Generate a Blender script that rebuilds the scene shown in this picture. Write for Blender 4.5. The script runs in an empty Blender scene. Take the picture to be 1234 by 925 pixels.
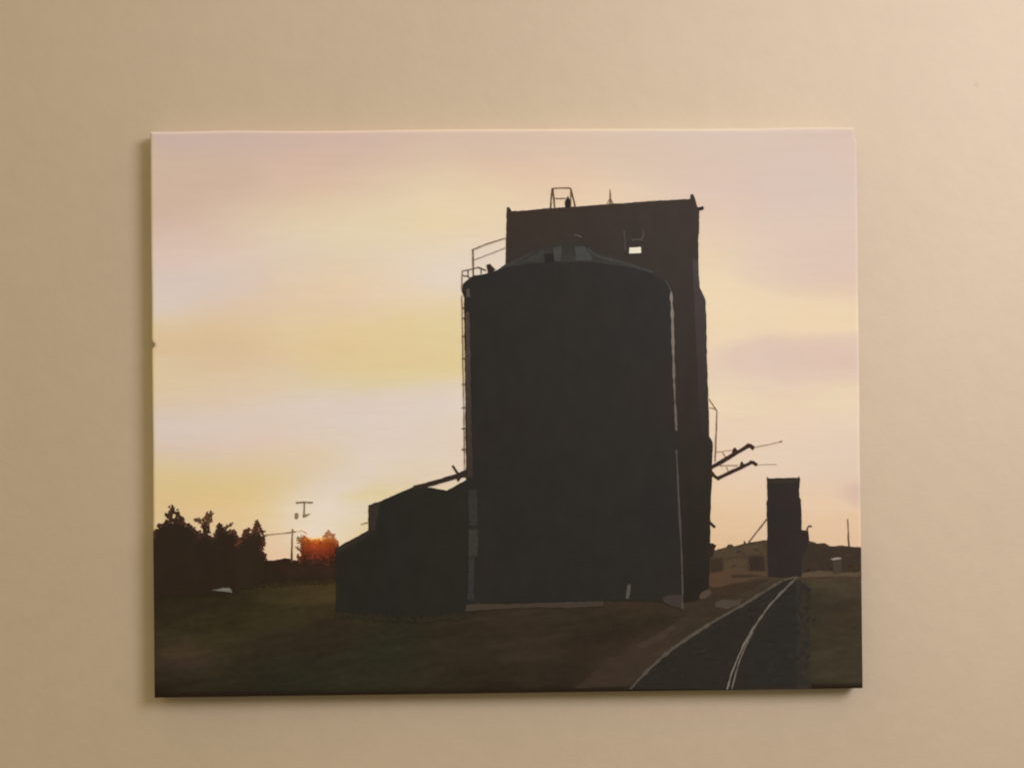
import bpy, math, random
import numpy as np
from mathutils import Matrix, Vector

random.seed(7)
rng = np.random.default_rng(11)
scene = bpy.context.scene
COL = scene.collection

# ------------------------------------------------------------------ measures (metres)
W, H, D = 0.508, 0.4045, 0.0140        # stretched canvas: width, height, depth off the wall
ROLL = 0.0022                         # radius of the folded canvas edge
FRONT = -D                            # wall face at y = 0, canvas face at y = -D

# ------------------------------------------------------------------ camera
HF = 56.0
cx, cy, cz = -0.00552876, -0.6907034 - D, 0.01626583
rx, ry, rz = 0.00414614, 0.00937605, -0.01278536


def rot(axis, a):
    return np.array(Matrix.Rotation(a, 3, axis))


R = rot('Z', rz) @ rot('X', rx) @ rot('Y', ry)
CPOS = np.array([cx, cy, cz])
FPX = 617 / math.tan(math.radians(HF / 2))


def on_plane(px, py, yplane):
    """point of the photograph -> point on the vertical plane y = yplane"""
    px = np.asarray(px, float); py = np.asarray(py, float)
    d = np.stack([(px - 617) / FPX, np.ones_like(px), -(py - 462.5) / FPX], -1) @ R.T
    t = (yplane - CPOS[1]) / d[..., 1]
    return CPOS[0] + d[..., 0] * t, CPOS[2] + d[..., 2] * t


def to_photo(x, z, y=FRONT):
    L = (np.stack([x, np.full_like(x, y), z], -1) - CPOS) @ R
    return 617 + FPX * L[..., 0] / L[..., 1], 462.5 - FPX * L[..., 2] / L[..., 1]


cam = bpy.data.cameras.new("camera")
cam.sensor_width = 36
cam.lens = 18 / math.tan(math.radians(HF / 2))
cam.clip_start = 0.02
cam.clip_end = 50
cam.dof.use_dof = True
cam.dof.focus_distance = 0.52
cam.dof.aperture_fstop = 9.5
cam_o = bpy.data.objects.new("camera", cam)
m = Matrix.Identity(4)
for i in range(3):
    m[i][0], m[i][1], m[i][2], m[i][3] = R[i, 0], R[i, 2], -R[i, 1], CPOS[i]
cam_o.matrix_world = m
COL.objects.link(cam_o)
scene.camera = cam_o

# ------------------------------------------------------------------ light: one warm room lamp up to the right, dim room light
LAMP_W, LAMP_C = 13.687, (0.875, 0.824, 1.0)  # LAMP_LINE
lamp = bpy.data.lights.new("room_lamp", 'AREA')
lamp.shape = 'DISK'
lamp.size = 0.50
lamp.energy = LAMP_W
lamp.color = LAMP_C
lamp_o = bpy.data.objects.new("room_lamp", lamp)
lamp_o.location = (0.72, -0.87, 0.50)
lamp_o.rotation_euler = (Vector((0, 0, 0)) - lamp_o.location).to_track_quat('-Z', 'Y').to_euler()
COL.objects.link(lamp_o)

AMB_C, AMB_V = (1.0, 0.775, 0.5, 1), 0.7652  # AMB_LINE
world = bpy.data.worlds.new("World")
scene.world = world
world.use_nodes = True
WN, WL = world.node_tree.nodes, world.node_tree.links
bg = WN["Background"]
bg.inputs[0].default_value = AMB_C
# a room is brighter towards its ceiling than towards its floor
amb_v = WN.new('ShaderNodeValue'); amb_v.outputs[0].default_value = AMB_V
wtc = WN.new('ShaderNodeTexCoord'); wsep = WN.new('ShaderNodeSeparateXYZ')
wmr = WN.new('ShaderNodeMapRange'); wmr.interpolation_type = 'SMOOTHSTEP'
wmr.inputs[1].default_value = -0.5; wmr.inputs[2].default_value = 0.75; wmr.inputs[3].default_value = 0.06; wmr.inputs[4].default_value = 1.6
wmul = WN.new('ShaderNodeMath'); wmul.operation = 'MULTIPLY'
WL.new(wtc.outputs['Generated'], wsep.inputs[0]); WL.new(wsep.outputs['Z'], wmr.inputs[0])
WL.new(wmr.outputs[0], wmul.inputs[0]); WL.new(amb_v.outputs[0], wmul.inputs[1])
WL.new(wmul.outputs[0], bg.inputs[1])

scene.view_settings.view_transform = 'Standard'
scene.view_settings.look = 'None'
scene.view_settings.exposure = 0.04
scene.view_settings.gamma = 1
scene.cycles.max_bounces = 6

# ------------------------------------------------------------------ colour: what the photo shows -> albedo under this light


def lin(c):
    c = np.asarray(c, float) / 255.0
    return np.where(c <= 0.04045, c / 12.92, ((c + 0.055) / 1.055) ** 2.4)


def irradiance(px, py):
    """brightness a white surface has on the canvas, fitted to the lamp above"""
    u = (np.asarray(px, float) - 610) / 430; v = (np.asarray(py, float) - 497) / 342
    f = np.stack([np.ones_like(u), u, v, u * u, u * v, v * v], -1)
    return f @ EC.T, np.clip(f @ GC.T, 0.002, 1)


EC = np.array(((1.08753, 0.19211, -0.11406, 0.01658, -0.06685, -0.00974), (0.93414, 0.18087, -0.10726, 0.01544, -0.06303, -0.00911), (0.89596, 0.21942, -0.12981, 0.01828, -0.07672, -0.01089)))  # EC_LINE
GC = np.array(((0.005873, 0.00353, -0.003895, 0.001596, -0.003715, 0.000453), (0.004992, 0.003323, -0.003474, 0.001491, -0.003494, 0.000411), (0.004636, 0.00403, -0.003704, 0.001778, -0.004232, 0.000456)))  # sheen




def albedo(rgb, px, py):
    e, g = irradiance(px, py)
    return np.clip((lin(rgb) - g) / e, 0.004, 0.93)


# ------------------------------------------------------------------ smooth noise in photo pixels
_tabs = {}


def vnoise(x, y, seed=0):
    if seed not in _tabs:
        _tabs[seed] = np.random.default_rng(seed + 101).random((256, 256))
    t = _tabs[seed]
    x = np.asarray(x, float); y = np.asarray(y, float)
    xi = np.floor(x).astype(int); yi = np.floor(y).astype(int)
    fx = x - xi; fy = y - yi
    fx = fx * fx * (3 - 2 * fx); fy = fy * fy * (3 - 2 * fy)
    g = lambda a, b: t[a & 255, b & 255]
    return ((g(xi, yi) * (1 - fx) + g(xi + 1, yi) * fx) * (1 - fy)
            + (g(xi, yi + 1) * (1 - fx) + g(xi + 1, yi + 1) * fx) * fy) - 0.5


def fbm(x, y, seed=0, n=4):
    s = 0; a = 1.0
    for k in range(n):
        s = s + a * vnoise(x * 2 ** k, y * 2 ** k, seed + k); a *= 0.55
    return s


def field(ctrl, stretch):
    """smooth interpolation of the artist's mixed colours over the picture"""
    P = np.array([(c[0], c[1] * stretch) for c in ctrl], float)
    C = np.array([c[2] for c in ctrl], float)
    n = len(P); c0 = 14.0
    ker = lambda r2: np.sqrt(r2 + c0 * c0)
    A = ker(((P[:, None] - P[None]) ** 2).sum(-1)) - np.eye(n) * 6.0
    mean = C.mean(0)
    Wt = np.linalg.solve(A, C - mean)

    def f(x, y):
        sh = np.shape(x)
        q = np.stack([np.ravel(x), np.ravel(y) * stretch], -1)
        out = np.empty((len(q), 3))
        for i in range(0, len(q), 20000):
            b = q[i:i + 20000]
            out[i:i + 20000] = ker(((b[:, None] - P[None]) ** 2).sum(-1)) @ Wt + mean
        return out.reshape(sh + (3,))
    return f


SKY = []


def row(y, *items):
    for x, c in items:
        SKY.append((x, y, c))


row(150, (175, (198, 173, 160)), (330, (204, 176, 162)), (450, (208, 180, 164)), (600, (214, 188, 168)), (750, (217, 193, 174)), (900, (218, 195, 180)), (1040, (218, 194, 180)))
row(172, (200, (196, 171, 159)), (330, (203, 176, 161)), (450, (208, 180, 164)), (600, (214, 188, 168)), (750, (217, 193, 174)), (900, (218, 195, 180)), (1010, (218, 194, 180)))
row(200, (200, (202, 177, 156)), (330, (210, 181, 161)), (450, (214, 186, 163)), (600, (221, 192, 166)), (760, (219, 195, 173)), (900, (218, 195, 180)), (1010, (219, 196, 182)))
row(230, (200, (203, 176, 156)), (280, (208, 180, 158)), (380, (216, 188, 163)), (450, (221, 195, 168)), (520, (226, 204, 172)), (600, (228, 204, 172)), (680, (228, 199, 171)), (750, (229, 203, 175)), (830, (222, 196, 178)), (900, (219, 194, 180)), (1010, (218, 196, 182)))
row(270, (200, (206, 178, 160)), (270, (214, 188, 165)), (340, (220, 199, 171)), (420, (224, 205, 172)), (520, (228, 208, 172)), (600, (230, 208, 176)), (700, (230, 206, 176)), (870, (226, 200, 178)), (950, (221, 198, 182)), (1010, (221, 198, 182)))
row(310, (200, (215, 190, 174)), (270, (218, 194, 176)), (340, (219, 198, 176)), (420, (222, 202, 174)), (520, (226, 208, 184)), (590, (228, 208, 187)), (870, (232, 206, 176)), (900, (226, 202, 180)), (950, (224, 199, 180)), (1010, (222, 197, 180)))
row(345, (200, (213, 193, 178)), (270, (215, 193, 174)), (340, (222, 197, 168)), (420, (226, 201, 168)), (500, (226, 207, 185)), (550, (226, 209, 191)), (860, (235, 212, 178)), (920, (229, 204, 179)), (980, (224, 197, 178)), (1020, (224, 197, 177)))
row(372, (200, (216, 196, 174)), (270, (218, 192, 167)), (340, (222, 196, 165)), (420, (224, 198, 168)), (500, (226, 203, 167)), (550, (226, 204, 164)), (880, (234, 210, 176)), (950, (235, 209, 175)), (1020, (235, 209, 176)))
row(400, (200, (217, 190, 152)), (270, (216, 190, 152)), (340, (220, 196, 156)), (420, (224, 200, 156)), (500, (224, 202, 155)), (550, (224, 203, 157)), (880, (234, 210, 177)), (1020, (235, 211, 178)))
row(422, (200, (214, 185, 147)), (270, (213, 186, 151)), (340, (218, 192, 154)), (420, (222, 196, 149)), (500, (223, 198, 151)), (550, (223, 200, 151)), (880, (227, 203, 180)), (950, (222, 195, 177)), (1020, (221, 195, 178)))
row(445, (200, (216, 192, 157)), (340, (218, 194, 161)), (420, (220, 196, 152)), (500, (221, 199, 150)), (550, (222, 200, 152)), (880, (226, 200, 180)), (950, (222, 196, 180)), (1020, (222, 196, 178)))
row(465, (200, (216, 192, 158)), (300, (216, 194, 164)), (380, (218, 198, 163)), (440, (218, 200, 163)), (500, (222, 203, 171)), (550, (223, 204, 178)), (880, (230, 206, 180)), (1020, (230, 206, 178)))
row(485, (200, (214, 192, 163)), (300, (216, 196, 174)), (380, (218, 200, 183)), (440, (220, 200, 186)), (500, (222, 204, 189)), (550, (223, 206, 190)), (880, (234, 210, 178)), (1020, (233, 210, 180)))
row(510, (200, (212, 192, 178)), (300, (215, 194, 178)), (400, (218, 200, 184)), (500, (222, 204, 188)), (550, (222, 204, 184)), (880, (232, 206, 178)), (1020, (230, 206, 182)))
row(535, (200, (213, 190, 173)), (300, (216, 192, 171)), (400, (220, 199, 173)), (480, (220, 202, 186)), (550, (221, 201, 180)), (880, (230, 204, 178)), (1020, (226, 201, 180)))
row(560, (200, (214, 190, 150)), (300, (216, 192, 153)), (380, (218, 196, 164)), (440, (222, 204, 187)), (550, (222, 203, 181)), (880, (229, 203, 176)), (1000, (226, 202, 180)))
row(585, (200, (213, 188, 136)), (280, (216, 190, 135)), (340, (217, 192, 147)), (380, (220, 200, 176)), (420, (222, 204, 186)), (450, (220, 200, 165)), (500, (220, 200, 165)), (880, (230, 201, 170)), (1010, (225, 198, 172)))
row(610, (200, (215, 185, 136)), (260, (219, 188, 136)), (320, (222, 195, 146)), (360, (224, 204, 176)), (400, (226, 209, 191)), (430, (222, 206, 180)), (880, (228, 196, 160)), (940, (230, 199, 166)), (1010, (230, 200, 170)))
row(640, (200, (219, 190, 146)), (322, (223, 195, 154)), (372, (227, 211, 190)), (400, (225, 206, 178)), (430, (222, 200, 156)), (880, (224, 190, 152)), (1028, (228, 194, 160)))
row(668, (200, (222, 190, 156)), (330, (224, 191, 157)), (400, (222, 196, 156)), (880, (221, 184, 144)), (1015, (222, 188, 155)))
row(700, (200, (222, 190, 156)), (330, (224, 191, 157)), (880, (220, 182, 142)), (1015, (222, 187, 154)))
sky_f = field(SKY, 2.2)

GR = [(190, 690, (43, 36, 25)), (190, 740, (47, 40, 27)), (190, 780, (50, 43, 28)), (190, 812, (48, 40, 30)), (190, 834, (40, 32, 23)),
      (260, 690, (44, 36, 25)), (260, 722, (45, 37, 25)), (260, 750, (51, 44, 28)), (265, 776, (56, 48, 31)), (222, 792, (66, 52, 40)), (260, 820, (44, 40, 29)),
      (340, 690, (58, 46, 29)), (340, 708, (61, 51, 31)), (340, 740, (56, 48, 29)), (340, 770, (49, 40, 28)), (340, 810, (44, 40, 28)),
      (395, 703, (69, 57, 35)), (400, 735, (54, 45, 29)), (400, 760, (45, 36, 26)), (420, 790, (47, 43, 30)), (500, 752, (44, 39, 28)), (500, 800, (47, 43, 30)),
      (560, 780, (51, 42, 29)), (600, 752, (52, 41, 31)), (640, 800, (54, 43, 31)), (660, 750, (54, 44, 32)), (720, 790, (53, 42, 32)), (740, 765, (47, 38, 29)),
      (765, 740, (54, 44, 32)), (690, 826, (45, 36, 28)), (800, 776, (63, 51, 40)), (765, 803, (62, 50, 39)), (835, 748, (60, 50, 40)), (793, 752, (46, 38, 29)),
      (700, 800, (50, 40, 30)), (740, 815, (58, 48, 36)), (850, 735, (56, 47, 38)), (880, 700, (84, 62, 43)), (880, 716, (60, 48, 36)), (860, 690, (78, 60, 44)), (905, 694, (72, 60, 46)),
      (985, 720, (60, 52, 39)), (1000, 770, (60, 52, 39)), (1000, 810, (64, 57, 43)), (1035, 790, (60, 54, 42)), (1025, 720, (64, 55, 43)), (985, 826, (50, 43, 33)), (1000, 694, (78, 67, 52)),
      (300, 836, (40, 33, 24)), (600, 832, (42, 33, 25))]
gr_f = field(GR, 1.5)
HORIZON = 690.0


CLOUDS = [   # upper edge, lower edge, colour, opacity, softness
    ([(835, 312), (860, 328), (890, 341), (940, 354), (1040, 367)], [(835, 425), (880, 413), (940, 405), (1040, 400)], (237, 212, 178), .7, 8),
    ([(855, 428), (900, 416), (940, 408), (1040, 402)], [(855, 438), (900, 450), (950, 455), (1040, 460)], (222, 195, 178), .6, 8),
    ([(180, 508), (300, 493), (400, 479), (480, 467), (560, 458)], [(180, 533), (300, 531), (400, 532), (430, 545), (560, 520)], (218, 199, 183), .42, 9),
    ([(1000, 592), (1022, 585), (1040, 580)], [(1000, 598), (1022, 606), (1040, 613)], (214, 184, 167), .8, 7),
    ([(885, 632), (950, 625), (1040, 617)], [(885, 662), (950, 662), (1040, 662)], (224, 190, 156), .45, 9),
    ([(180, 332), (260, 322), (340, 316)], [(180, 373), (260, 366), (340, 352)], (213, 194, 181), .5, 9),
    ([(430, 432), (500, 396), (560, 372)], [(430, 463), (500, 456), (560, 446)], (224, 202, 153), .25, 9),
    ([(395, 598), (440, 588), (495, 582)], [(395, 606), (440, 605), (495, 600)], (221, 200, 148), .55, 9),
    ([(180, 190), (260, 186), (330, 196)], [(180, 262), (260, 238), (330, 216)], (201, 174, 149), .4, 14),
    ([(330, 410), (400, 392), (520, 380)], [(330, 436), (400, 452), (520, 440)], (222, 197, 149), .4, 12),
]


def sky_rgb(x, y):
    wx = fbm(x / 70, y / 30, 3) * 16; wy = fbm(x / 90, y / 34, 9) * 10
    c = sky_f(x + wx, y + wy)
    for top, bot, col, al, sf in CLOUDS:
        yy = y + wy * 0.35 + fbm(x / 22, y / 8, 81, 3) * 3.0
        t = np.interp(x, *zip(*top)); b_ = np.interp(x, *zip(*bot))
        w = 1 / (1 + np.exp(-(yy - t) / (sf * 0.35))) / (1 + np.exp(-(b_ - yy) / (sf * 0.35)))
        x0, x1 = top[0][0], top[-1][0]
        if x0 > 186: w = w * np.clip((x - x0) / 30, 0, 1)
        if x1 < 1030: w = w * np.clip((x1 - x) / 30, 0, 1)
        c = c + (np.array(col) - c) * (w * al)[..., None]
    s = fbm(x / 85 + wx / 30, y / 9, 21, 4)[..., None]                 # long soft brush marks
    b = fbm(x / 26, y / 5.5, 31, 3)[..., None]
    return c + s * np.array((1.0, 1.2, 2.2)) + b * np.array((0.5, 0.6, 1.0))


def ground_rgb(x, y):
    wx = fbm(x / 50, y / 25, 43) * 18; wy = fbm(x / 60, y / 20, 49) * 9
    c = gr_f(x + wx, y + wy)
    s = fbm(x / 40 + y / 30, y / 7 + x / 50, 51, 4)[..., None]
    b = fbm(x / 7, y / 4, 61, 3)[..., None]
    return np.clip(c * (1 + 0.10 * s + 0.07 * b), 10, 255)


# ------------------------------------------------------------------ materials
def nodes_of(name):
    mt = bpy.data.materials.new(name); mt.use_nodes = True
    nt = mt.node_tree
    return mt, nt, nt.nodes, nt.links, nt.nodes["Principled BSDF"]


def mk_paint(name, var, rough, weave, stroke_scale, stroke_bump, drift=0.05):
    """acrylic paint on woven canvas: colour comes from the 'paint' attribute, varied by brush marks"""
    mt, nt, N, L, bs = nodes_of(name)
    at = N.new('ShaderNodeAttribute'); at.attribute_name = 'paint'
    tc = N.new('ShaderNodeTexCoord')
    mp = N.new('ShaderNodeMapping'); mp.inputs['Scale'].default_value = stroke_scale
    L.new(tc.outputs['Object'], mp.inputs['Vector'])
    n1 = N.new('ShaderNodeTexNoise'); n1.inputs['Scale'].default_value = 1.0; n1.inputs['Detail'].default_value = 5; n1.inputs['Roughness'].default_value = 0.6
    L.new(mp.outputs[0], n1.inputs['Vector'])
    rmp = N.new('ShaderNodeMapRange'); rmp.inputs[3].default_value = 1 - var; rmp.inputs[4].default_value = 1 + var
    rmp.inputs[1].default_value = 0.25; rmp.inputs[2].default_value = 0.75
    L.new(n1.outputs[0], rmp.inputs[0])
    mul = N.new('ShaderNodeVectorMath'); mul.operation = 'SCALE'
    L.new(at.outputs['Color'], mul.inputs[0]); L.new(rmp.outputs[0], mul.inputs['Scale'])
    n3 = N.new('ShaderNodeTexNoise'); n3.inputs['Scale'].default_value = 14; n3.inputs['Detail'].default_value = 4
    L.new(tc.outputs['Object'], n3.inputs['Vector'])
    tint = N.new('ShaderNodeValToRGB')
    tint.color_ramp.elements[0].position = 0.32; tint.color_ramp.elements[0].color = (1 - drift, 1, 1 + drift, 1)
    tint.color_ramp.elements[1].position = 0.68; tint.color_ramp.elements[1].color = (1 + drift, 1, 1 - drift, 1)
    L.new(n3.outputs[0], tint.inputs[0])
    tm = N.new('ShaderNodeVectorMath'); tm.operation = 'MULTIPLY'
    L.new(mul.outputs[0], tm.inputs[0]); L.new(tint.outputs[0], tm.inputs[1])
    L.new(tm.outputs[0], bs.inputs['Base Color'])
    bs.inputs['Roughness'].default_value = rough
    bs.inputs['Specular IOR Level'].default_value = 0.09
    # weave of the cloth: two crossed waves broken by noise
    wv = []
    for ax in ('X', 'Z'):
        w = N.new('ShaderNodeTexWave'); w.wave_type = 'BANDS'; w.bands_direction = ax
        w.inputs['Scale'].default_value = 330; w.inputs['Distortion'].default_value = 1.2; w.inputs['Detail'].default_value = 2; w.inputs['Detail Scale'].default_value = 0.4
        L.new(tc.outputs['Object'], w.inputs['Vector']); wv.append(w)
    mx = N.new('ShaderNodeMath'); mx.operation = 'MAXIMUM'
    L.new(wv[0].outputs['Fac'], mx.inputs[0]); L.new(wv[1].outputs['Fac'], mx.inputs[1])
    b1 = N.new('ShaderNodeBump'); b1.inputs['Strength'].default_value = weave; b1.inputs['Distance'].default_value = 0.0002
    L.new(mx.outputs[0], b1.inputs['Height'])
    b2 = N.new('ShaderNodeBump'); b2.inputs['Strength'].default_value = stroke_bump; b2.inputs['Distance'].default_value = 0.0006
    L.new(n1.outputs[0], b2.inputs['Height']); L.new(b1.outputs[0], b2.inputs['Normal'])
    L.new(b2.outputs[0], bs.inputs['Normal'])
    return mt


M_SKY = mk_paint("pale_acrylic_paint", 0.012, 0.6, 0.16, (55, 55, 260), 0.16, 0.012)
M_DARK = mk_paint("dark_acrylic_paint", 0.10, 0.55, 0.16, (110, 110, 70), 0.22)
M_GROUND = mk_paint("earth_acrylic_paint", 0.12, 0.55, 0.16, (70, 70, 190), 0.22)
M_LINE = mk_paint("thin_paint_stroke", 0.25, 0.55, 0.10, (420, 420, 420), 0.12)


def mk_wall():
    mt, nt, N, L, bs = nodes_of("cream_wall_paint")
    tc = N.new('ShaderNodeTexCoord')
    def noise(scale, detail, rough=0.5):
        n = N.new('ShaderNodeTexNoise'); n.inputs['Scale'].default_value = scale; n.inputs['Detail'].default_value = detail; n.inputs['Roughness'].default_value = rough
        L.new(tc.outputs['Object'], n.inputs['Vector']); return n
    big = noise(5.0, 4); fine = noise(55, 4, 0.6); peel = noise(330, 3, 0.6)
    ramp = N.new('ShaderNodeValToRGB')
    ramp.color_ramp.elements[0].position = 0.3; ramp.color_ramp.elements[0].color = WALL_A
    ramp.color_ramp.elements[1].position = 0.7; ramp.color_ramp.elements[1].color = WALL_B
    mixn = N.new('ShaderNodeMix'); mixn.data_type = 'FLOAT'; mixn.inputs[0].default_value = 0.4
    L.new(big.outputs[0], mixn.inputs[2]); L.new(fine.outputs[0], mixn.inputs[3])
    L.new(mixn.outputs[0], ramp.inputs[0])
    # one small scuff in the wall paint, upper right
    sx, sz = on_plane(1176, 102, 0.0)
    d = N.new('ShaderNodeVectorMath'); d.operation = 'DISTANCE'; d.inputs[1].default_value = (float(sx), 0, float(sz))
    wob = N.new('ShaderNodeMixRGB'); wob.blend_type = 'LINEAR_LIGHT'; wob.inputs[0].default_value = 0.003
    n4 = noise(700, 2)
    L.new(tc.outputs['Object'], wob.inputs[1]); L.new(n4.outputs['Color'], wob.inputs[2])
    L.new(wob.outputs[0], d.inputs[0])
    mr = N.new('ShaderNodeMapRange'); mr.inputs[1].default_value = 0.0008; mr.inputs[2].default_value = 0.0026; mr.inputs[3].default_value = 0.55; mr.inputs[4].default_value = 0.0
    L.new(d.outputs['Value'], mr.inputs[0])
    sc = N.new('ShaderNodeMix'); sc.data_type = 'RGBA'
    L.new(mr.outputs[0], sc.inputs[0]); L.new(ramp.outputs[0], sc.inputs[6]); sc.inputs[7].default_value = (0.40, 0.30, 0.20, 1)
    L.new(sc.outputs[2], bs.inputs['Base Color'])
    bs.inputs['Roughness'].default_value = 0.62
    bs.inputs['Specular IOR Level'].default_value = 0.2
    b1 = N.new('ShaderNodeBump'); b1.inputs['Strength'].default_value = 0.10; b1.inputs['Distance'].default_value = 0.0006
    L.new(peel.outputs[0], b1.inputs['Height'])
    b2 = N.new('ShaderNodeBump'); b2.inputs['Strength'].default_value = 0.16; b2.inputs['Distance'].default_value = 0.0025
    L.new(fine.outputs[0], b2.inputs['Height']); L.new(b1.outputs[0], b2.inputs['Normal'])
    L.new(b2.outputs[0], bs.inputs['Normal'])
    return mt


WALL_A = (0.450, 0.393, 0.272, 1)
WALL_B = (0.485, 0.423, 0.295, 1)

# ------------------------------------------------------------------ object helpers


def link(name, verts, faces, mat, parent=None, vcol=None, smooth=False):
    me = bpy.data.meshes.new(name)
    me.from_pydata([tuple(map(float, v)) for v in verts], [], faces)
    if vcol is not None:
        a = me.color_attributes.new('paint', 'FLOAT_COLOR', 'POINT')
        c = np.ones((len(verts), 4), np.float32); c[:, :3] = vcol
        a.data.foreach_set('color', c.ravel())
    me.materials.append(mat)
    if smooth:
        me.polygons.foreach_set('use_smooth', [True] * len(me.polygons))
    me.update()
    o = bpy.data.objects.new(name, me)
    COL.objects.link(o)
    if parent is not None:
        o.parent = parent
    return o


# ------------------------------------------------------------------ the wall
hw, z0, z1, th = 2.2, -1.5, 1.3, 0.12
wv = [(-hw, 0, z0), (hw, 0, z0), (hw, 0, z1), (-hw, 0, z1), (-hw, th, z0), (hw, th, z0), (hw, th, z1), (-hw, th, z1)]
wf = [(0, 1, 2, 3), (5, 4, 7, 6), (4, 0, 3, 7), (1, 5, 6, 2), (3, 2, 6, 7), (4, 5, 1, 0)]
wall = link("wall", wv, wf, mk_wall())
wall["kind"] = "structure"
wall["label"] = "plain cream painted interior wall behind the painting"
wall["category"] = "wall"

# ------------------------------------------------------------------ the painting
root = bpy.data.objects.new("canvas_painting", None)
root.empty_display_size = 0.05
COL.objects.link(root)
root["label"] = "unframed canvas painting of a black grain elevator at sunset, hung on a cream wall"
root["category"] = "painting"


# the stretched cloth: front face, rolled edges and the folded sides in one sheet
def profile(half, n):
    flat = half - ROLL
    ang = np.linspace(0, math.pi / 2, 6)[1:]
    out = [(flat + ROLL * math.sin(a), ROLL * (1 - math.cos(a))) for a in ang]
    out += [(half, d) for d in (0.008, 0.013, D - 0.0012)]
    mid = np.linspace(-flat, flat, n)
    p = np.concatenate([[-o[0] for o in out[::-1]], mid, [o[0] for o in out]])
    d = np.concatenate([[o[1] for o in out[::-1]], np.zeros(n), [o[1] for o in out]])
    return p, d


pa, da = profile(W / 2, 420)
pb, db = profile(H / 2, 340)
X, Z = np.meshgrid(pa, pb, indexing='ij')
DX, DZ = np.meshgrid(da, db, indexing='ij')
Y = FRONT + np.maximum(DX, DZ)
# slight unevenness of a hand-stretched cloth: wavering edges, a soft top right fold, a nick on the left edge
PX, PY = to_photo(X, Z)
wob = 0.00035
ex = np.clip((np.abs(X) - (W / 2 - 0.02)) / 0.02, 0, 1) ** 2
ez = np.clip((np.abs(Z) - (H / 2 - 0.02)) / 0.02, 0, 1) ** 2
X = X + ex * np.sign(X) * vnoise(PY / 60, PY * 0 + 3, 71) * 2 * wob
Z = Z + ez * np.sign(Z) * vnoise(PX / 70, PX * 0 + 9, 73) * 2 * wob
fold = np.clip((PX - 1015) / 18, 0, 1) * np.clip((170.5 - PY) / 5, 0, 1)
X = X - fold * 0.0016
nick = np.exp(-((PY - 415.5) / 3.0) ** 2) * np.clip((X + W / 2 - 0.0005) / -0.0035 + 1, 0, 1)
X = X + nick * 0.0014
xs, ys = np.clip(PX, 178, 1042), np.clip(PY, 152, 842)
rgb = sky_rgb(xs, ys)
g = ground_rgb(xs, np.maximum(ys, 690))
wgt = (ys > np.where(xs < 196, 646, np.where(xs < 500, 679, 664)))[..., None]
rgb = np.where(wgt, g, rgb)
# thinner, creamier paint where the cloth turns the left edge; top edge slightly lighter
lf = (np.clip(1 - (PX - 181) / 8, 0, 1) * (ys < 640))[..., None]
rgb = rgb + lf * np.array((0, 2, -8))
tp = np.clip(1 - (PY - 155) / 7, 0, 1)[..., None]
rgb = rgb + tp * np.array((3, 5, 0))
rgb = rgb * (1 - 0.45 * nick[..., None])
bt = np.clip((PY - (838 - (PX - 186) * 0.0129) + 5) / 5, 0, 1)[..., None]   # shade of the downward-facing lower turn, put into the colour
rgb = rgb * (1 - bt) + np.array((34, 25, 17)) * bt
alb = albedo(rgb, xs, ys)
na, nb = X.shape
idx = np.arange(na * nb).reshape(na, nb)
F = np.stack([idx[:-1, :-1], idx[1:, :-1], idx[1:, 1:], idx[:-1, 1:]], -1).reshape(-1, 4).tolist()
canvas = link("canvas", np.stack([X, Y, Z], -1).reshape(-1, 3), F, M_SKY, root, alb.reshape(-1, 3), True)
canvas["label"] = "stretched cloth painted with a pale pink and yellow sunset sky"

# ---- paint layers lying on the cloth
STEP = 0.00006
LAYERS = [0]
UM, VM = W / 2 - 0.0004, H / 2 - 0.0004


def jitter(pts, amp, seed, step=2.0, closed=True):
    """a brush never draws a ruler line: subdivide an outline and let it waver"""
    out = []
    n = len(pts)
    for i in range(n if closed else n - 1):
        a = np.array(pts[i], float); b = np.array(pts[(i + 1) % n], float)
        k = max(1, int(np.hypot(*(b - a)) / step))
        for j in range(k):
            out.append(a + (b - a) * j / k)
    if not closed:
        out.append(np.array(pts[-1], float))
    q = np.array(out)
    q[:, 0] += amp * 2 * (vnoise(q[:, 0] / 5 + q[:, 1] / 6, q[:, 1] / 5, seed) + 0.5 * vnoise(q[:, 0] / 21, q[:, 1] / 21, seed + 1))
    q[:, 1] += amp * 2 * (vnoise(q[:, 0] / 5, q[:, 1] / 5 - q[:, 0] / 6, seed + 2) + 0.5 * vnoise(q[:, 0] / 21, q[:, 1] / 21, seed + 3))
    return q


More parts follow.
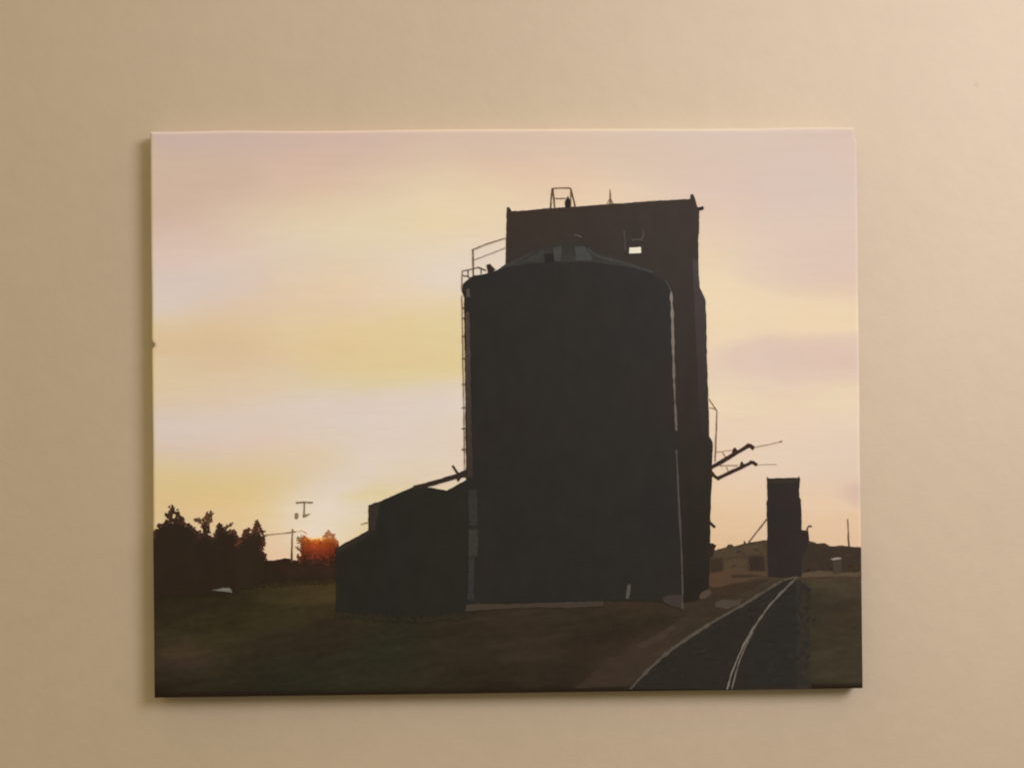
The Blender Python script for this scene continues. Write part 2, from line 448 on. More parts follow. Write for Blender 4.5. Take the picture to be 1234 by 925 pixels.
class Layer:
    """strokes of one part of the picture: raised skins of paint on the cloth"""
    def __init__(self, level):
        self.v, self.f, self.c = [], [], []
        LAYERS[0] += 1
        self.y = FRONT - STEP * level - 3e-7 * LAYERS[0]
        self.k = 0

    def _add(self, q, cols):
        x, z = on_plane(q[:, 0], q[:, 1], FRONT)
        x = np.clip(x, -UM, UM); z = np.clip(z, -VM, VM)
        n0 = len(self.v); n = len(q)
        y = self.y - 0.00000019 * (self.k * 37 % 331); self.k += 1
        self.v += [(x[i], y, z[i]) for i in range(n)]
        self.v += [(x[i], FRONT + 0.00001, z[i]) for i in range(n)]
        cols = np.broadcast_to(cols, (n, 3))
        self.c += [tuple(c) for c in cols] * 2
        area = sum(x[i] * z[(i + 1) % n] - x[(i + 1) % n] * z[i] for i in range(n))
        order = list(range(n)) if area > 0 else list(range(n))[::-1]
        self.f.append(tuple(n0 + i for i in order))
        for a, b in zip(order, order[1:] + order[:1]):
            self.f.append((n0 + b, n0 + a, n0 + n + a, n0 + n + b))

    def poly(self, pts, col, amp=0.35, seed=1, step=2.0, low=None):
        """one brushed area; 'low' is the colour it is blended to towards its lower end"""
        q = jitter(pts, amp, seed, step)
        m_ = q.mean(0)
        c = albedo(col, m_[0], m_[1])
        if low is not None:
            t = ((q[:, 1] - q[:, 1].min()) / np.ptp(q[:, 1]))[:, None]
            c = c * (1 - t) + albedo(low, m_[0], m_[1]) * t
        self._add(q, c)
        return self

    def dab(self, x, y, rx_, ry_, col, ang=0.0, n=9, rough=0.25):
        a = np.linspace(0, 2 * math.pi, n, endpoint=False)
        rr = 1 + rough * (rng.random(n) - 0.5) * 2
        px, py = rx_ * np.cos(a) * rr, ry_ * np.sin(a) * rr
        ca, sa = math.cos(ang), math.sin(ang)
        q = np.stack([x + px * ca - py * sa, y + px * sa + py * ca], -1)
        self._add(q, albedo(col, x, y))
        return self

    def stroke(self, pts, w, col, seed=1, wvar=0.25, w1=None, amp=0.2):
        """a brush line of width w (to w1) with wavering edges"""
        q = jitter(pts, amp, seed, 2.2, False)
        t = np.gradient(q, axis=0); t /= np.maximum(np.hypot(t[:, 0], t[:, 1])[:, None], 1e-6)
        nrm = np.stack([-t[:, 1], t[:, 0]], -1)
        s = np.linspace(0, 1, len(q))
        ww = (w + ((w if w1 is None else w1) - w) * s) * (1 + wvar * 2 * vnoise(s * len(q) / 3.0, s * 0 + seed, seed + 5)) / 2
        L_ = q + nrm * ww[:, None]; R_ = q - nrm * ww[:, None]
        loop = np.concatenate([L_, R_[::-1]])
        m_ = q.mean(0)
        if isinstance(col, list):
            c0, c1 = albedo(col[0], *m_), albedo(col[1], *m_)
            cc = c0 + (c1 - c0) * s[:, None]
            cols = np.concatenate([cc, cc[::-1]])
        else:
            cols = albedo(col, *m_)
        self._add(loop, cols)
        return self

    def build(self, name, mat, parent, label=None):
        o = link(name, self.v, self.f, mat, parent, np.array(self.c))
        if label:
            o["label"] = label
        return o


# ground: a fine sheet of graded earth colours
gx = np.linspace(-UM, UM, 300)
_, zt = on_plane(610, 684, FRONT)
gz = np.linspace(-VM, float(zt), 90)
GX, GZ = np.meshgrid(gx, gz, indexing='ij')
gpx, gpy = to_photo(GX, GZ)
gc = ground_rgb(gpx, gpy)
bt = np.clip((gpy - (838 - (gpx - 186) * 0.0129) + 6) / 6, 0, 1)[..., None]  # same shade of the lower turn, blended into the field colour
gc = gc * (1 - bt) + np.array((36, 27, 19)) * bt
ga = albedo(gc, gpx, gpy)
ii = np.arange(GX.size).reshape(GX.shape)
GF = np.stack([ii[:-1, :-1], ii[1:, :-1], ii[1:, 1:], ii[:-1, 1:]], -1).reshape(-1, 4).tolist()
link("painted_field", np.stack([GX, np.full_like(GX, FRONT - STEP), GZ], -1).reshape(-1, 3), GF, M_GROUND, root, ga.reshape(-1, 3), True)["label"] = "dark olive and brown painted grass field along the bottom"

def foliage(lay_, outline, n, size, base, tip, ymin):
    """a tree mass filled solid with ragged leaf dabs along its outline"""
    for i in range(len(outline) - 1):
        a = np.array(outline[i]); b = np.array(outline[i + 1])
        L_ = np.hypot(*(b - a))
        for k in range(max(1, int(L_ * n * 1.5))):
            t = random.random()
            p = a + (b - a) * t
            c = np.array(base) + (np.array(tip) - np.array(base)) * random.random()
            lay_.dab(p[0] + random.gauss(0, 1.3), p[1] + random.gauss(0.8, 1.3), random.uniform(.4, .82) * size, random.uniform(.3, .65) * size, tuple(c), random.uniform(0, 3.1), 7, .35)


# hedge line left and the low hill right
lay = Layer(2)
lay.poly([(312, 676), (330, 675), (343, 672), (350, 673), (362, 676), (380, 674), (408, 675), (408, 700), (380, 701), (340, 703), (300, 706), (290, 706), (300, 680)], (47, 36, 27), 0.7, 5)
foliage(lay, [(292, 707), (340, 703), (380, 701), (406, 699.5)], 1.3, 2.6, (46, 37, 27), (54, 45, 29), 0)
lay.poly([(330, 683), (380, 680), (404, 682), (404, 692), (350, 694)], (51, 37, 28), 0.9, 6)
lay.build("painted_hedge", M_DARK, root)

lay = Layer(2)
lay.poly([(850, 652), (855, 653), (859, 656), (862, 662.5), (868, 661), (875, 659), (877, 656), (882, 656), (884, 658), (890, 656.5), (896, 655), (896.6, 650.6), (899.5, 654), (912, 652), (926, 650), (940, 650),
          (968, 651), (975, 651.5), (980, 652), (984, 654), (993, 654), (1000, 657.4), (1008, 657.5), (1016, 656.5), (1022, 658), (1041, 659), (1041, 697), (965, 697), (915, 695), (880, 699), (850, 700)], (74, 59, 45), 0.5, 11)
lay.poly([(966, 654), (990, 655), (1002, 659), (1020, 659), (1041, 661), (1041, 688), (1015, 690), (985, 692), (966, 692)], (61, 51, 42), 0.7, 13)
lay.poly([(858, 664), (880, 660), (920, 655), (924, 668), (900, 668), (874, 671), (857, 671)], (79, 64, 49), 0.7, 14)
lay.poly([(873, 676), (890, 672), (901, 674), (901, 690), (880, 692), (872, 690)], (81, 65, 49), 0.8, 15)
for k in range(60):
    x = random.uniform(858, 1036); y = random.uniform(662, 692)
    if 922 < x < 968: continue
    d_ = random.uniform(-9, 8) - (12 if x > 966 else 0)
    lay.dab(x, y, random.uniform(1.5, 5), random.uniform(0.8, 2), (74 + d_, 60 + d_, 46 + d_), random.uniform(-.4, .4))
hill = lay.build("painted_hill", M_DARK, root, "low brown painted hillside behind the far elevator")
lay = Layer(5)
lay.poly([(856, 673), (870, 672), (871, 687), (857, 689)], (61, 49, 39), 0.5, 16)
lay.build("painted_shed_opening", M_DARK, hill)
lay = Layer(5)
lay.poly([(903, 670.5), (920, 670), (921.5, 686), (904, 687)], (59, 47, 38), 0.5, 17)
lay.build("painted_shed_opening", M_DARK, hill)
lay = Layer(5)
lay.poly([(1003, 675), (1014, 674), (1014, 690), (1004, 691)], (70, 60, 51), 0.5, 18)
lay.poly([(1000.6, 673), (1005, 671.6), (1010, 671), (1014.4, 671.6), (1012, 673.4), (1007, 674), (1003.6, 674.8)], (142, 130, 116), 0.4, 19)
lay.build("painted_small_hut", M_DARK, root, "tiny pale painted roof at the far right of the picture")
lay = Layer(5).stroke([(1021.6, 625), (1022.2, 642), (1022.9, 658)], 1.3, [(150, 118, 92), (74, 58, 44)], 21, w1=1.9)
lay.build("painted_post", M_LINE, root)

# brown bank, stones beside the track
lay = Layer(4)
lay.poly([(856, 690), (880, 686), (915, 689), (930, 692), (905, 698), (880, 703), (862, 708), (854, 705)], (84, 64, 48), 0.8, 23)
lay.poly([(855, 709), (880, 704), (910, 699), (928, 697), (900, 712), (876, 718), (858, 718)], (62, 49, 37), 0.7, 24)
lay.poly([(880, 692), (905, 691), (921, 693.5), (895, 696), (882, 696)], (66, 52, 40), 0.5, 25)
lay.poly([(862, 724), (872, 722), (886, 723), (896, 721), (890, 728), (876, 733), (862, 731)], (76, 66, 55), 0.6, 26)
lay.poly([(842, 715), (848, 711), (856, 709), (858, 715), (850, 721), (843, 721)], (80, 67, 55), 0.6, 27)
lay.poly([(966, 690), (990, 687), (1015, 690), (1041, 688), (1041, 694), (1000, 694), (966, 695)], (88, 75, 59), 0.7, 28)
lay.poly([(692, 829), (720, 805), (752, 786), (790, 764), (822, 744), (834, 742), (846, 742), (826, 756), (800, 776), (772, 798), (752, 826)], (59, 48, 38), 0.9, 29)
lay.poly([(765, 778), (790, 765), (812, 752), (815, 756), (800, 768), (776, 781)], (66, 54, 43), 0.9, 30)
lay.stroke([(944, 699), (952, 697), (962, 694)], 3.0, (92, 78, 62), 38, 0.3)
lay.build("painted_bank", M_GROUND, root)

# railway track
lay = Layer(5)
lay.poly([(760, 829.5), (782, 806), (810, 781), (857, 750), (896, 727), (922, 711), (944, 699), (960, 696), (964, 720), (966, 760), (965, 800), (966, 830)], (47, 41, 35), 0.5, 31)
lay.poly([(956, 702), (965, 697), (972, 715), (974, 760), (973, 800), (974, 829.5), (960, 829), (960, 760)], (53, 47, 39), 1.0, 39)
lay.poly([(890, 826), (902, 788), (922, 750), (946, 716), (958, 700), (961, 730), (959, 790), (957, 826)], (46, 42, 37), 1.4, 32)
for k in range(170):      # ragged verge and ballast specks
    y = random.uniform(704, 827)
    lay.dab(random.gauss(969, 3.6), y, random.uniform(1.2, 3.6), random.uniform(1.5, 4.5), random.choice([(50, 45, 39), (54, 48, 39), (57, 50, 40), (47, 44, 39)]), random.uniform(-.5, .5))
for k in range(150):
    t = random.random() ** 0.6
    y = 705 + 120 * t
    xl = np.interp(y, [705, 750, 781, 806, 829], [935, 860, 812, 784, 762])
    d_ = random.uniform(-4, 5)
    lay.dab(random.uniform(xl + 5, 962), y, random.uniform(2, 7), random.uniform(.6, 1.6), (47 + d_, 41 + d_, 35 + d_), random.uniform(-.5, .1))
track = lay.build("painted_railway_track", M_GROUND, root, "dark painted track bed curving away to the far elevator")
lay = Layer(6).stroke([(759.5, 829.5), (781.5, 806), (810, 781), (832, 766), (857, 750), (896, 727.5), (922, 711.5), (943, 699)], 3.7, [(84, 76, 66), (84, 73, 61)], 33, 0.5, 2.9, 0.4)
lay.build("rail", M_LINE, track)
lay = Layer(7).stroke([(876, 830), (881, 812), (888, 794), (897, 775), (906, 759), (916, 744), (927, 729), (938, 717), (948, 706.5), (960.5, 695.5)], 1.9, [(126, 115, 101), (92, 81, 69)], 35, 0.4, 2.2, 0.3)
lay.build("rail", M_LINE, track)
lay = Layer(8).stroke([(881.5, 829.5), (886, 812), (891.5, 794), (899, 776), (907, 761)], 1.3, [(116, 106, 93), (98, 89, 79)], 37, 0.4, 1.4, 0.3)
lay.build("rail", M_LINE, track)

# trees at the left


TB, TT = (46, 36, 27), (72, 46, 35)
lay = Layer(4)
lay.poly([(180, 652), (187, 645), (192, 637), (198, 632), (204, 630), (212, 629), (222, 632), (231, 639), (240, 646), (246, 650), (246, 716), (180, 722)], TB, 1.1, 41)
foliage(lay, [(184, 648), (189, 640), (193, 632), (199, 630), (206, 626), (214, 627), (224, 630), (233, 637), (243, 646)], 1.5, 2.7, TB, TT, 0)
foliage(lay, [(199, 618), (204, 621), (207.6, 610), (209, 618), (214, 616), (217, 622), (222, 626)], 1.4, 2.3, TB, (78, 56, 40), 0)
lay.stroke([(208, 608.5), (207.5, 618), (206, 630)], 1.8, TB, 42, w1=3)
lay.stroke([(199, 618), (204, 622), (207, 626)], 2.2, TB, 43, w1=3)
lay.stroke([(216, 616), (213, 622), (211, 628)], 1.8, TB, 44, w1=3)
lay.build("painted_tree", M_DARK, root, "broad dark painted tree at the left edge")
lay = Layer(5)
lay.poly([(238, 650), (244, 645), (249, 642), (253, 646), (258, 648), (262, 652), (262, 716), (238, 716)], TB, 1.0, 45)
lay.stroke([(246, 646), (247, 636), (248, 628)], 6, TB, 46, w1=3.5)
foliage(lay, [(243, 632), (251, 633), (252, 641), (243, 643)], 1.0, 2.4, TB, TT, 0)
foliage(lay, [(236, 625), (241, 627), (246, 625), (250, 620), (254, 617), (254, 627), (251, 631)], 1.3, 2.5, (76, 54, 38), (100, 70, 50), 0)
lay.stroke([(236, 624), (242, 629), (247, 634)], 1.8, (70, 50, 36), 47)
lay.stroke([(254, 616), (251, 625), (248, 633)], 2.0, (84, 58, 42), 48)
foliage(lay, [(238, 648), (244, 643), (252, 645), (260, 650)], 1.3, 2.4, TB, TT, 0)
lay.build("painted_tree", M_DARK, root, "slender painted tree with a small forked crown")
lay = Layer(6)
lay.poly([(257, 652), (260, 643), (263, 638), (266, 631), (269, 638), (274, 641), (281, 641), (286, 648), (288, 655), (288, 714), (257, 716)], TB, 1.0, 49)
foliage(lay, [(258, 648), (262, 640), (265.5, 631), (268, 638), (273, 640), (280, 639), (285, 645), (287, 654)], 1.5, 2.3, TB, TT, 0)
foliage(lay, [(271, 635), (276, 632), (280, 630)], 1.2, 2.0, (80, 58, 42), (108, 80, 56), 0)
foliage(lay, [(276, 641), (282, 638), (285, 642)], 1.2, 2.0, (70, 48, 36), (96, 66, 48), 0)
lay.stroke([(272, 637), (277, 632), (281, 629.5)], 1.6, (80, 58, 42), 50)
lay.build("painted_tree", M_DARK, root, "middle painted tree with a pointed top")
lay = Layer(7)
lay.poly([(284, 660), (289, 651), (293, 644), (298, 640), (303, 644), (307, 640), (312, 640), (316, 648), (318, 656), (315, 662), (319, 668), (320, 675), (320, 700), (300, 708), (284, 712)], (47, 37, 27), 1.0, 51)
foliage(lay, [(285, 658), (289, 650), (293, 645), (298, 636), (302, 643), (307, 639), (310, 629), (314, 636), (317, 642), (318, 654), (314, 661)], 1.4, 2.4, (60, 40, 30), (92, 54, 40), 0)
lay.stroke([(310.3, 625.5), (310.5, 634), (309, 646)], 1.5, (70, 48, 36), 52, w1=3)
foliage(lay, [(315, 662), (319, 668), (320, 674)], 1.3, 2.0, TB, TT, 0)
lay.build("painted_tree", M_DARK, root, "reddish painted tree at the right end of the clump")

# sunlit bush in front of the low sun
lay = Layer(4)
lay.poly([(360, 678), (363, 670), (364, 660), (364, 650), (369, 647), (376, 650), (383, 652), (390, 650), (397, 648), (402, 652), (406, 658), (408, 678)], (128, 56, 32), 0.8, 55)
BY = [640, 647, 650, 655, 660, 666, 671, 677]
BC = np.array([(206, 138, 76), (222, 146, 72), (206, 112, 46), (170, 78, 33), (152, 66, 36), (116, 50, 31), (86, 45, 31), (56, 40, 29)], float)


def bush_colour(x, y):
    c = np.array([np.interp(y, BY, BC[:, i]) for i in range(3)])
    side = math.exp(-((x - 381) / 13) ** 2)
    return c * (0.72 + 0.28 * side)


foliage(lay, [(358, 645), (361, 648), (359, 653), (363, 650)], 0.9, 1.5, (122, 82, 44), (140, 96, 56), 0)
foliage(lay, [(356.5, 658), (360, 661), (364, 664)], 1.1, 1.4, (112, 74, 42), (92, 54, 32), 0)
foliage(lay, [(357, 668), (361, 669), (359, 674), (364, 672)], 1.1, 1.6, (70, 40, 26), (92, 54, 34), 0)
lay.stroke([(358.5, 646), (362, 650), (365.5, 655)], 1.3, (120, 76, 42), 57).stroke([(357, 659), (361, 662), (365.5, 666)], 1.3, (96, 60, 36), 58).stroke([(357.5, 670), (362, 671), (366, 674)], 1.5, (74, 44, 29), 59)
foliage(lay, [(366, 646), (363.5, 652), (364.5, 658), (363.5, 664), (364, 671), (361, 677)], 1.0, 1.5, (112, 60, 32), (80, 44, 28), 0)
foliage(lay, [(390, 650), (391.5, 645), (394, 642), (398, 641.4), (401, 644), (402.6, 649), (407, 654)], 2.4, 1.7, (146, 88, 52), (176, 116, 72), 0)
for k in range(640):
    x = random.uniform(364, 407.5); y = random.uniform(645, 678)
    top = 650 - (2 if x > 389 else 0) - (3 if x < 370 else 0) + (max(0, x - 402) * 1.3)
    if y < top: continue
    lay.dab(x, y, random.uniform(.9, 2.0), random.uniform(.6, 1.4), tuple(np.clip(bush_colour(x, y) * random.uniform(.9, 1.08), 0, 255)), random.uniform(0, 3))
lay.stroke([(366.5, 645), (365.6, 655), (365.4, 669)], 3.0, [(138, 76, 34), (84, 44, 26)], 56, .4)
for k in range(34):
    x = random.uniform(370, 392)
    lay.dab(x, 649.6 + random.gauss(0, .9) + abs(x - 381) * -.08, random.uniform(1, 2), random.uniform(.6, 1.1), random.choice([(228, 164, 88), (230, 178, 104), (222, 146, 70)]), random.uniform(-.4, .4))
for k in range(70):
    lay.dab(random.uniform(356, 408), random.gauss(677, 1.8), random.uniform(1.5, 3.4), random.uniform(.8, 1.6), random.choice([(54, 39, 28), (64, 41, 30), (74, 43, 31)]), random.uniform(-.3, .3))
lay.build("painted_bush", M_DARK, root, "orange painted bush glowing in front of the low sun")

# small pale animal-like daub in the field
lay = Layer(9)
lay.poly([(255, 710.5), (262, 709.5), (268, 708), (276, 707.8), (279, 710), (279.5, 714), (277, 712.6), (270, 712), (262, 711.2)], (112, 107, 96), 0.4, 58)
lay.build("painted_pale_rock", M_LINE, root, "small pale daub lying in the dark field")

# utility pole
PC = (104, 84, 56)
lay = Layer(5).stroke([(352.6, 637), (352, 655), (351.4, 677)], 1.5, [(120, 96, 64), (84, 62, 42)], 61, w1=2.0)
pole = lay.build("painted_utility_pole", M_LINE, root, "thin painted pole standing beside the glowing bush")
Layer(6).stroke([(346.5, 641.6), (352, 640.8), (356.5, 640)], 1.5, (110, 88, 60), 62).build("crossarm", M_LINE, pole)
Layer(6).stroke([(319, 644.3), (332, 643), (347, 641.3)], 1.2, (150, 120, 78), 63).stroke([(357, 640), (364, 638.6), (370, 642)], 0.8, (190, 164, 124), 64).build("wire", M_LINE, pole)
lay = Layer(5).stroke([(357, 605.3), (366, 604.6), (377, 605.2)], 1.7, (116, 96, 66), 65)
lay.stroke([(366.8, 605), (366.6, 614), (366, 623)], 1.8, (124, 104, 72), 66)
lay.poly([(365, 619.5), (369, 619), (374.5, 618.3), (371, 621), (368, 622.8), (365, 623)], (126, 106, 74), 0.3, 67)
lay.build("painted_pole_top", M_LINE, root, "painted crossbar and fittings floating above the pole in the glare")
lay = Layer(5).poly([(355.4, 618), (358, 617.6), (359.8, 618.8), (359.6, 624), (357.4, 625.4), (355.2, 624)], (130, 112, 78), 0.3, 68)
lay.build("painted_transformer", M_LINE, root)

# grain elevator
lay = Layer(5)
lay.poly([(610.8, 249.3), (613.5, 249.8), (617, 254.6), (640, 252.8), (664, 250.8), (700, 248.4), (740, 245.4), (785, 242.3), (832, 239.5), (832.6, 234), (835.4, 233.8), (838, 241), (840.6, 249.5), (842.6, 252), (842.4, 266),
          (841.6, 300), (841.4, 314), (842, 332), (843.4, 347), (850, 361), (850.8, 380), (852, 430), (853.5, 480), (854.7, 525), (859, 533), (858.2, 562), (858.4, 575), (857.2, 592), (856.2, 615), (856, 640), (855, 662), (854.6, 690),
          (854, 708), (845, 714), (841, 723), (822, 726), (780, 640), (700, 420), (640, 400), (609, 340), (609.5, 300)], (61, 52, 46), 0.4, 71, low=(46, 41, 36))
elev = lay.build("painted_grain_elevator", M_DARK, root, "tall black painted grain elevator tower with a flat roof")
Layer(6).poly([(834.5, 312), (841, 316), (843, 347), (849.6, 361.5), (850.4, 385), (852, 440), (853.4, 490), (854, 524), (847, 528), (842, 490), (839, 420), (836, 350)], (74, 65, 62), 0.7, 72, low=(57, 49, 45)).build("side_wall", M_DARK, elev, "slightly lighter grey side wall strip")
Layer(6).poly([(612, 256), (640, 254.6), (700, 250.4), (760, 246.2), (836, 241), (838, 245), (780, 249), (700, 254), (640, 258), (613, 260)], (64, 54, 47), 0.5, 73).build("roof_edge", M_DARK, elev)
Layer(7).poly([(758, 298.5), (772.3, 297.8), (772.6, 304.6), (758.2, 305.2)], (236, 224, 198), 0.35, 74, 1.6).build("window", M_SKY, elev, "small lit cream window opening near the top of the tower")
lay = Layer(7).stroke([(752, 278), (753, 290), (753.4, 302)], 1.7, (80, 71, 66), 75)
lay.stroke([(775, 277), (775.4, 284), (772, 289.6)], 1.7, (82, 73, 68), 76).stroke([(761, 290), (766, 288.6), (772, 289)], 1.5, (86, 77, 70), 77)
lay.build("window_bracket", M_LINE, elev)
RC = (96, 72, 56)
lay = Layer(6).stroke([(665.6, 227.6), (664.5, 238), (663.4, 251.5)], 1.6, RC, 78)
lay.stroke([(666.6, 228), (667.6, 239), (668.6, 251)], 1.6, RC, 79).stroke([(665, 227.2), (677, 226.4), (688, 226.6)], 1.3, (120, 92, 70), 80)
lay.stroke([(669, 239), (677, 239), (683, 239)], 1.1, (124, 98, 76), 81).stroke([(688, 227), (690.4, 237), (693.6, 250)], 1.6, RC, 82).stroke([(687.8, 227), (687.8, 238), (688, 250)], 1.0, (124, 98, 76), 83)
lay.build("roof_hatch_frame", M_LINE, elev)
Layer(6).poly([(681, 249.8), (681.2, 242), (683.2, 239.6), (684.4, 236), (686, 239.4), (688, 242), (688.6, 249.6)], (50, 41, 36), 0.3, 84, 1.5).build("roof_vent", M_DARK, elev)
Layer(6).stroke([(735.2, 228.5), (735.4, 237), (735.4, 246)], 0.9, (120, 96, 78), 85, w1=2.2).stroke([(730.8, 246.5), (733.4, 242), (735, 239)], 0.9, (128, 104, 84), 86).stroke([(738.6, 245.6), (737, 242), (735.6, 239)], 0.9, (120, 96, 78), 87).build("lightning_rod", M_LINE, elev)
Layer(6).poly([(840.8, 249.6), (844, 249.4), (846, 248.2), (848, 250), (847.6, 252.6), (845, 253.6), (841.4, 253)], (56, 46, 42), 0.25, 88, 1.5).build("roof_bracket", M_DARK, elev)
SC = (62, 45, 38)
lay = Layer(6).stroke([(856, 563.5), (870, 556), (888, 545), (902, 536.8)], 4.6, SC, 89, 0.12, 4.6)
lay.stroke([(900, 536), (904, 536.6), (908.6, 540.6)], 4.4, SC, 90, .1).poly([(882, 546), (884, 540), (886, 538.8), (888, 541), (889, 545)], SC, 0.3, 91, 1.5)
lay.build("loading_spout", M_DARK, elev)
lay = Layer(6).poly([(855, 566), (858, 567), (862, 572), (866, 575), (866.5, 578), (863, 577), (859, 573.6), (855.5, 577)], SC, 0.3, 92, 1.5)
lay.stroke([(864, 576.6), (880, 568.8), (905.5, 557)], 4.4, SC, 93, 0.12, 4.2).stroke([(903.5, 556.4), (907.5, 556.6), (912.4, 560)], 4.0, SC, 94, .1).poly([(891, 563), (892.6, 557), (894.2, 555.6), (897, 559.6), (898, 561)], SC, 0.3, 95, 1.5)
lay.build("loading_spout", M_DARK, elev)
TL = (150, 116, 88)
lay = Layer(6).stroke([(854.2, 480), (859, 487), (864, 494.6)], 0.9, TL, 96).stroke([(854.4, 491), (859, 491.6), (864, 494)], 0.9, TL, 97)
lay.stroke([(864.2, 494.5), (863, 525), (861.8, 556)], 1.2, (134, 102, 76), 98, w1=1.5)
lay.build("access_ladder", M_LINE, elev)
lay = Layer(6).stroke([(863, 544.4), (874, 543), (884.4, 541.6)], 0.9, (170, 136, 106), 99).stroke([(867.6, 560.8), (878, 560.4), (889, 560.6)], 1.1, (146, 112, 84), 100)
lay.stroke([(870.5, 544), (874, 550)], 0.9, (170, 136, 106), 101).stroke([(875.6, 562), (877.4, 567)], 0.9, (160, 126, 96), 102)
lay.stroke([(908.5, 538.6), (925, 535.3), (938, 532.4), (942, 531.5)], 0.9, (168, 138, 112), 103).stroke([(939, 532.2), (942.6, 531.2)], 1.5, (140, 112, 90), 104).stroke([(912, 560), (924, 559), (936, 558.8)], 0.8, (186, 156, 130), 105)
lay.build("spout_cable", M_LINE, elev)
Layer(6).stroke([(853, 626.6), (857, 630.6), (861.6, 635.2)], 3.0, (58, 44, 38), 106, .1).build("drain_pipe", M_DARK, elev)
Layer(6).dab(857, 660, 5, 7, (52, 42, 35), 0.4).dab(856, 666, 4, 6, (52, 42, 35)).build("painted_shrub", M_DARK, root)

# round steel bin
lay = Layer(8)
lay.poly([(556.5, 350), (556.4, 345), (560, 340), (566, 334.5), (572, 331.6), (580, 331), (590, 328), (602, 324.5), (614.5, 321.6), (640, 317.4), (665, 315.6), (690, 315.2), (715, 316.2), (740, 319), (760, 322.6), (779, 327.4), (795, 336), (806, 344.5), (810, 352),
          (811.4, 380), (812.8, 449), (815.6, 514), (817, 560), (818.6, 606), (820.6, 650), (822.6, 700), (823, 726), (780, 723), (740, 723), (650, 725), (563, 727), (564, 690), (564.4, 648), (562, 600), (561.6, 548), (560.6, 450), (559.8, 380), (559.4, 358)], (47, 43, 39), 0.4, 111)
bin_ = lay.build("painted_grain_bin", M_DARK, root, "big round black painted grain bin in the middle of the picture")
lay = Layer(7)
lay.poly([(592, 330), (608, 319), (628, 309), (647, 299.5), (668, 294.6), (680, 290), (688, 284.6), (694, 283), (700, 284.8), (706, 291), (712, 298), (722, 304), (745, 311.5), (772, 321.5), (790, 329), (740, 322), (690, 319), (640, 321), (605, 327)], (57, 50, 45), 0.5, 115, low=(63, 60, 55))
roof = lay.build("bin_roof", M_DARK, bin_, "grey cone roof of the bin, lighter than its wall")
lay = Layer(8)
lay.poly([(693, 297), (704, 297), (709, 304), (714, 311), (712, 314.8), (694, 314.4)], (71, 70, 66), 0.5, 116)
lay.poly([(667, 299), (676, 297), (677, 304), (675, 314.6), (668, 314.8)], (70, 69, 65), 0.5, 117)
lay.poly([(630, 316), (640, 309), (654, 302), (656, 306), (648, 314)], (63, 60, 55), 0.5, 118)
lay.poly([(604, 322), (620, 314), (640, 304), (641, 306), (624, 315.4), (607, 323.4)], (64, 60, 55), 0.4, 119)
lay.stroke([(708, 300), (716, 307), (730, 312), (750, 316.6), (766, 321.4), (786, 328)], 2.4, (72, 68, 63), 120, .4, 2.0)
lay.stroke([(692, 283.6), (697, 284), (700.4, 286)], 1.8, (88, 80, 76), 121)
lay.build("roof_panel", M_LINE, roof)
Layer(9).poly([(656, 306.5), (667, 305.6), (668, 315.4), (657, 316.2)], (46, 42, 38), 0.4, 122).build("roof_hatch", M_DARK, roof)
Layer(9).poly([(586.2, 319.2), (590.6, 318.2), (593, 321), (597, 325), (592, 329), (588.4, 329)], (54, 43, 38), 0.3, 123, 1.5).build("vent_cap", M_DARK, bin_)
HR = (112, 88, 70)
lay = Layer(9).stroke([(570.2, 300.6), (588, 293.6), (609, 286.8)], 1.5, (136, 108, 82), 124).stroke([(572, 313), (590, 306), (609, 298.6)], 1.1, (160, 130, 102), 125)
lay.stroke([(570, 300), (570.4, 314), (570.6, 332)], 1.7, HR, 126)
lay.build("handrail", M_LINE, bin_)
lay = Layer(9).stroke([(557.6, 326.2), (566, 324.6), (576.5, 322), (586.4, 326)], 1.4, (110, 86, 70), 127).stroke([(557.4, 332), (563, 332.6), (567, 334.8)], 1.2, (110, 86, 70), 128)
lay.stroke([(557.4, 326), (557, 336), (556.8, 348)], 1.2, (136, 110, 92), 129).stroke([(564.2, 325.6), (564.4, 334)], 1.2, (112, 90, 74), 130).stroke([(580, 323.6), (580, 330)], 1.2, (104, 80, 66), 131)
lay.build("ladder_cage", M_LINE, bin_)
lay = Layer(9).stroke([(556.8, 356), (557.6, 400), (558.8, 470), (560, 566)], 1.0, (128, 104, 84), 132, .5)
for y_ in (371, 383, 405, 432, 463, 491, 516, 541):
    lay.stroke([(556.8, y_), (559.6, y_ + .2), (562.4, y_ - .4)], 1.3, (64, 52, 44), int(y_), .3)
lay.build("ladder", M_LINE, bin_)
lay = Layer(10).stroke([(563.6, 348), (564, 352), (564.2, 358)], 3.4, (84, 72, 66), 133, .3)
lay.stroke([(563.4, 376), (564, 430), (565, 500), (566.5, 575)], 4.6, [(78, 64, 55), (60, 51, 46)], 134, .3, 6.5)
lay.build("wall_edge", M_LINE, bin_)
lay = Layer(10).stroke([(569.5, 590), (570, 620), (570, 633)], 10.5, (54, 50, 46), 135, .12)
lay.stroke([(570.4, 637), (570.2, 655), (569.8, 670)], 11, (57, 54, 49), 136, .12).stroke([(568.2, 671), (567.6, 695), (567.4, 722)], 7.4, (53, 51, 47), 137, .15)
lay.build("downpipe", M_LINE, bin_)
lay = Layer(10).stroke([(802, 339), (806, 345), (808.6, 352)], 1.5, (84, 76, 70), 138).stroke([(808.6, 352), (810, 380), (811, 420), (812.2, 462), (814, 500), (815, 519)], 3.2, [(132, 119, 108), (102, 92, 84)], 139, .5, 2.2)
lay.stroke([(814.8, 542), (816.6, 575), (818.2, 612), (821, 660), (822.2, 700), (822.4, 733)], 2.6, [(80, 71, 65), (80, 73, 67)], 140, .5, 2.0)
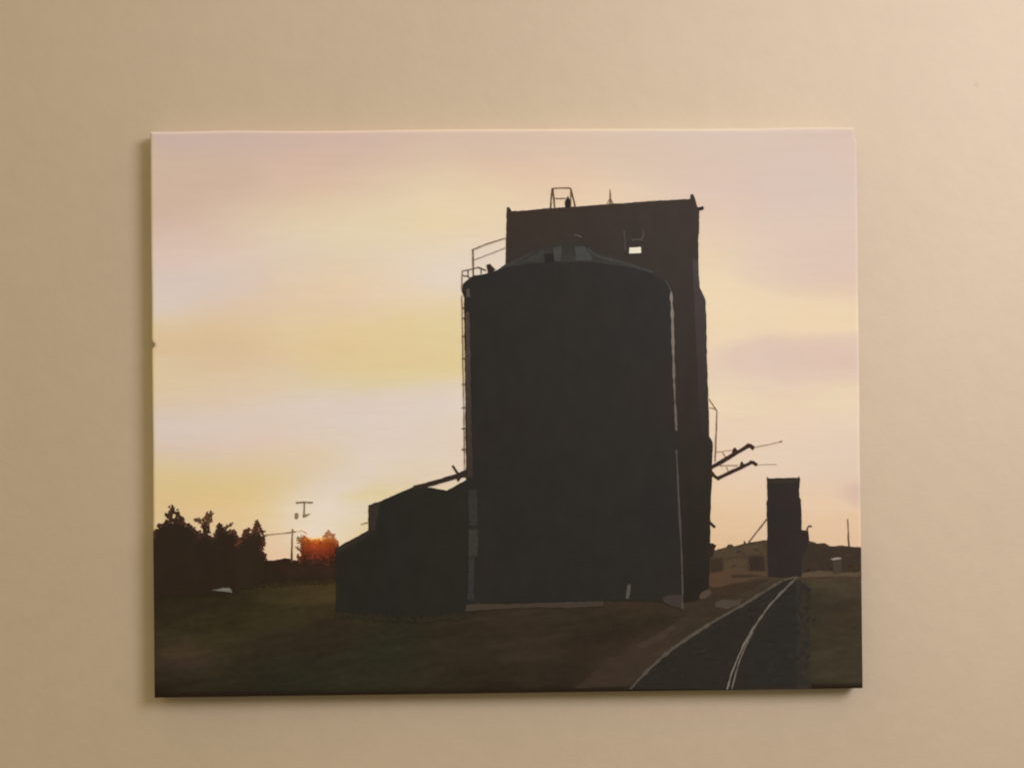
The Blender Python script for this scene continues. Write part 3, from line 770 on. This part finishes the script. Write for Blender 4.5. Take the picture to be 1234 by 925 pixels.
lay.build("wall_edge", M_LINE, bin_, "thin pale light-catching right edge of the bin")
lay = Layer(10).poly([(561.5, 728), (575, 727), (610, 727.4), (660, 725.4), (727, 723.6), (727, 729), (690, 732), (650, 731), (610, 732.6), (585, 734.6), (561, 736)], (68, 57, 46), 0.6, 141)
lay.build("concrete_base", M_GROUND, bin_)
Layer(10).poly([(798, 720), (804, 716.6), (822, 716.6), (823.4, 733), (806, 729), (799, 724)], (64, 54, 50), 0.5, 142).build("concrete_block", M_GROUND, bin_)
Layer(10).poly([(753.6, 720.5), (755.6, 706), (757.6, 703.2), (760, 703.6), (759.4, 711), (757.6, 720)], (84, 78, 71), 0.3, 143, 1.5).build("painted_marker_post", M_LINE, root)

# low shed with a conveyor up to the bin
lay = Layer(6)
lay.poly([(404, 661), (412, 656.4), (430, 646), (444, 638.6), (444, 608.6), (452, 605.4), (457, 604.2), (480, 593.8), (500.4, 585.2), (520, 587), (538, 590.6), (546, 586.6), (556, 580.6), (564, 577), (566, 600), (567, 700), (564, 740), (520, 744), (470, 743), (405, 739), (405, 700)], (41, 38, 32), 0.4, 151)
foliage(lay, [(405, 739), (440, 742), (470, 744), (520, 745), (562, 741)], 0.9, 3.4, (45, 40, 30), (49, 42, 30), 0)
shed = lay.build("painted_shed", M_DARK, root, "low black painted shed with stepped sloping roofs beside the bin")
Layer(7).poly([(403.4, 662), (412, 656.8), (430, 646.6), (445, 638.8), (450, 640), (440, 648), (424, 657), (406, 667)], (50, 43, 37), 0.6, 152).build("lean_to_roof", M_DARK, shed)
Layer(7).poly([(444.6, 609.4), (452, 606), (459, 603.4), (455, 618), (452, 639), (446, 639)], (56, 45, 40), 0.7, 153).build("end_wall", M_DARK, shed, "dull reddish brown end wall")
lay = Layer(7).stroke([(499, 587.4), (520, 582.4), (546, 574.8), (554, 572.6)], 5.2, (53, 43, 37), 154, .08, 6.0)
lay.poly([(551, 573), (553.4, 569), (557, 567), (563, 565.6), (563, 575), (556, 575.4), (552.6, 580), (551, 578)], (53, 43, 38), 0.4, 155)
lay.stroke([(545.2, 560.8), (548.4, 565), (552, 570.6)], 2.4, (60, 48, 42), 156, .15, 2.8)
lay.build("conveyor", M_DARK, shed)
Layer(7).stroke([(435.4, 631.4), (440, 629.8), (444.6, 629)], 1.3, (140, 116, 84), 157, .4).build("bracket", M_LINE, shed)

# far elevator
lay = Layer(6)
lay.poly([(924.4, 574), (926, 576), (940, 575.6), (962, 575), (963, 573.2), (964, 577), (963, 586), (962.8, 598), (965.2, 602), (965.8, 620), (965.8, 638.4), (974, 639), (974.6, 646), (975, 651), (972, 662), (968, 668), (966, 680), (965, 694), (945, 695), (926, 694.4), (925, 660), (924.6, 640), (924, 606), (925, 600), (924.8, 590)], (51, 44, 41), 0.35, 161)
far = lay.build("painted_far_elevator", M_DARK, root, "smaller painted elevator tower in the distance at the right")
Layer(7).poly([(925.4, 577), (962.6, 576), (962.4, 581), (926, 582)], (60, 50, 44), 0.4, 162).build("roof_edge", M_DARK, far)
Layer(7).stroke([(972.2, 641), (973, 636), (975, 633), (978.4, 633.8)], 1.7, (88, 68, 54), 163).build("vent_pipe", M_LINE, far)
Layer(5).stroke([(924.6, 624.8), (914, 638), (902, 653)], 1.6, (100, 76, 58), 164).build("guy_wire", M_LINE, far)
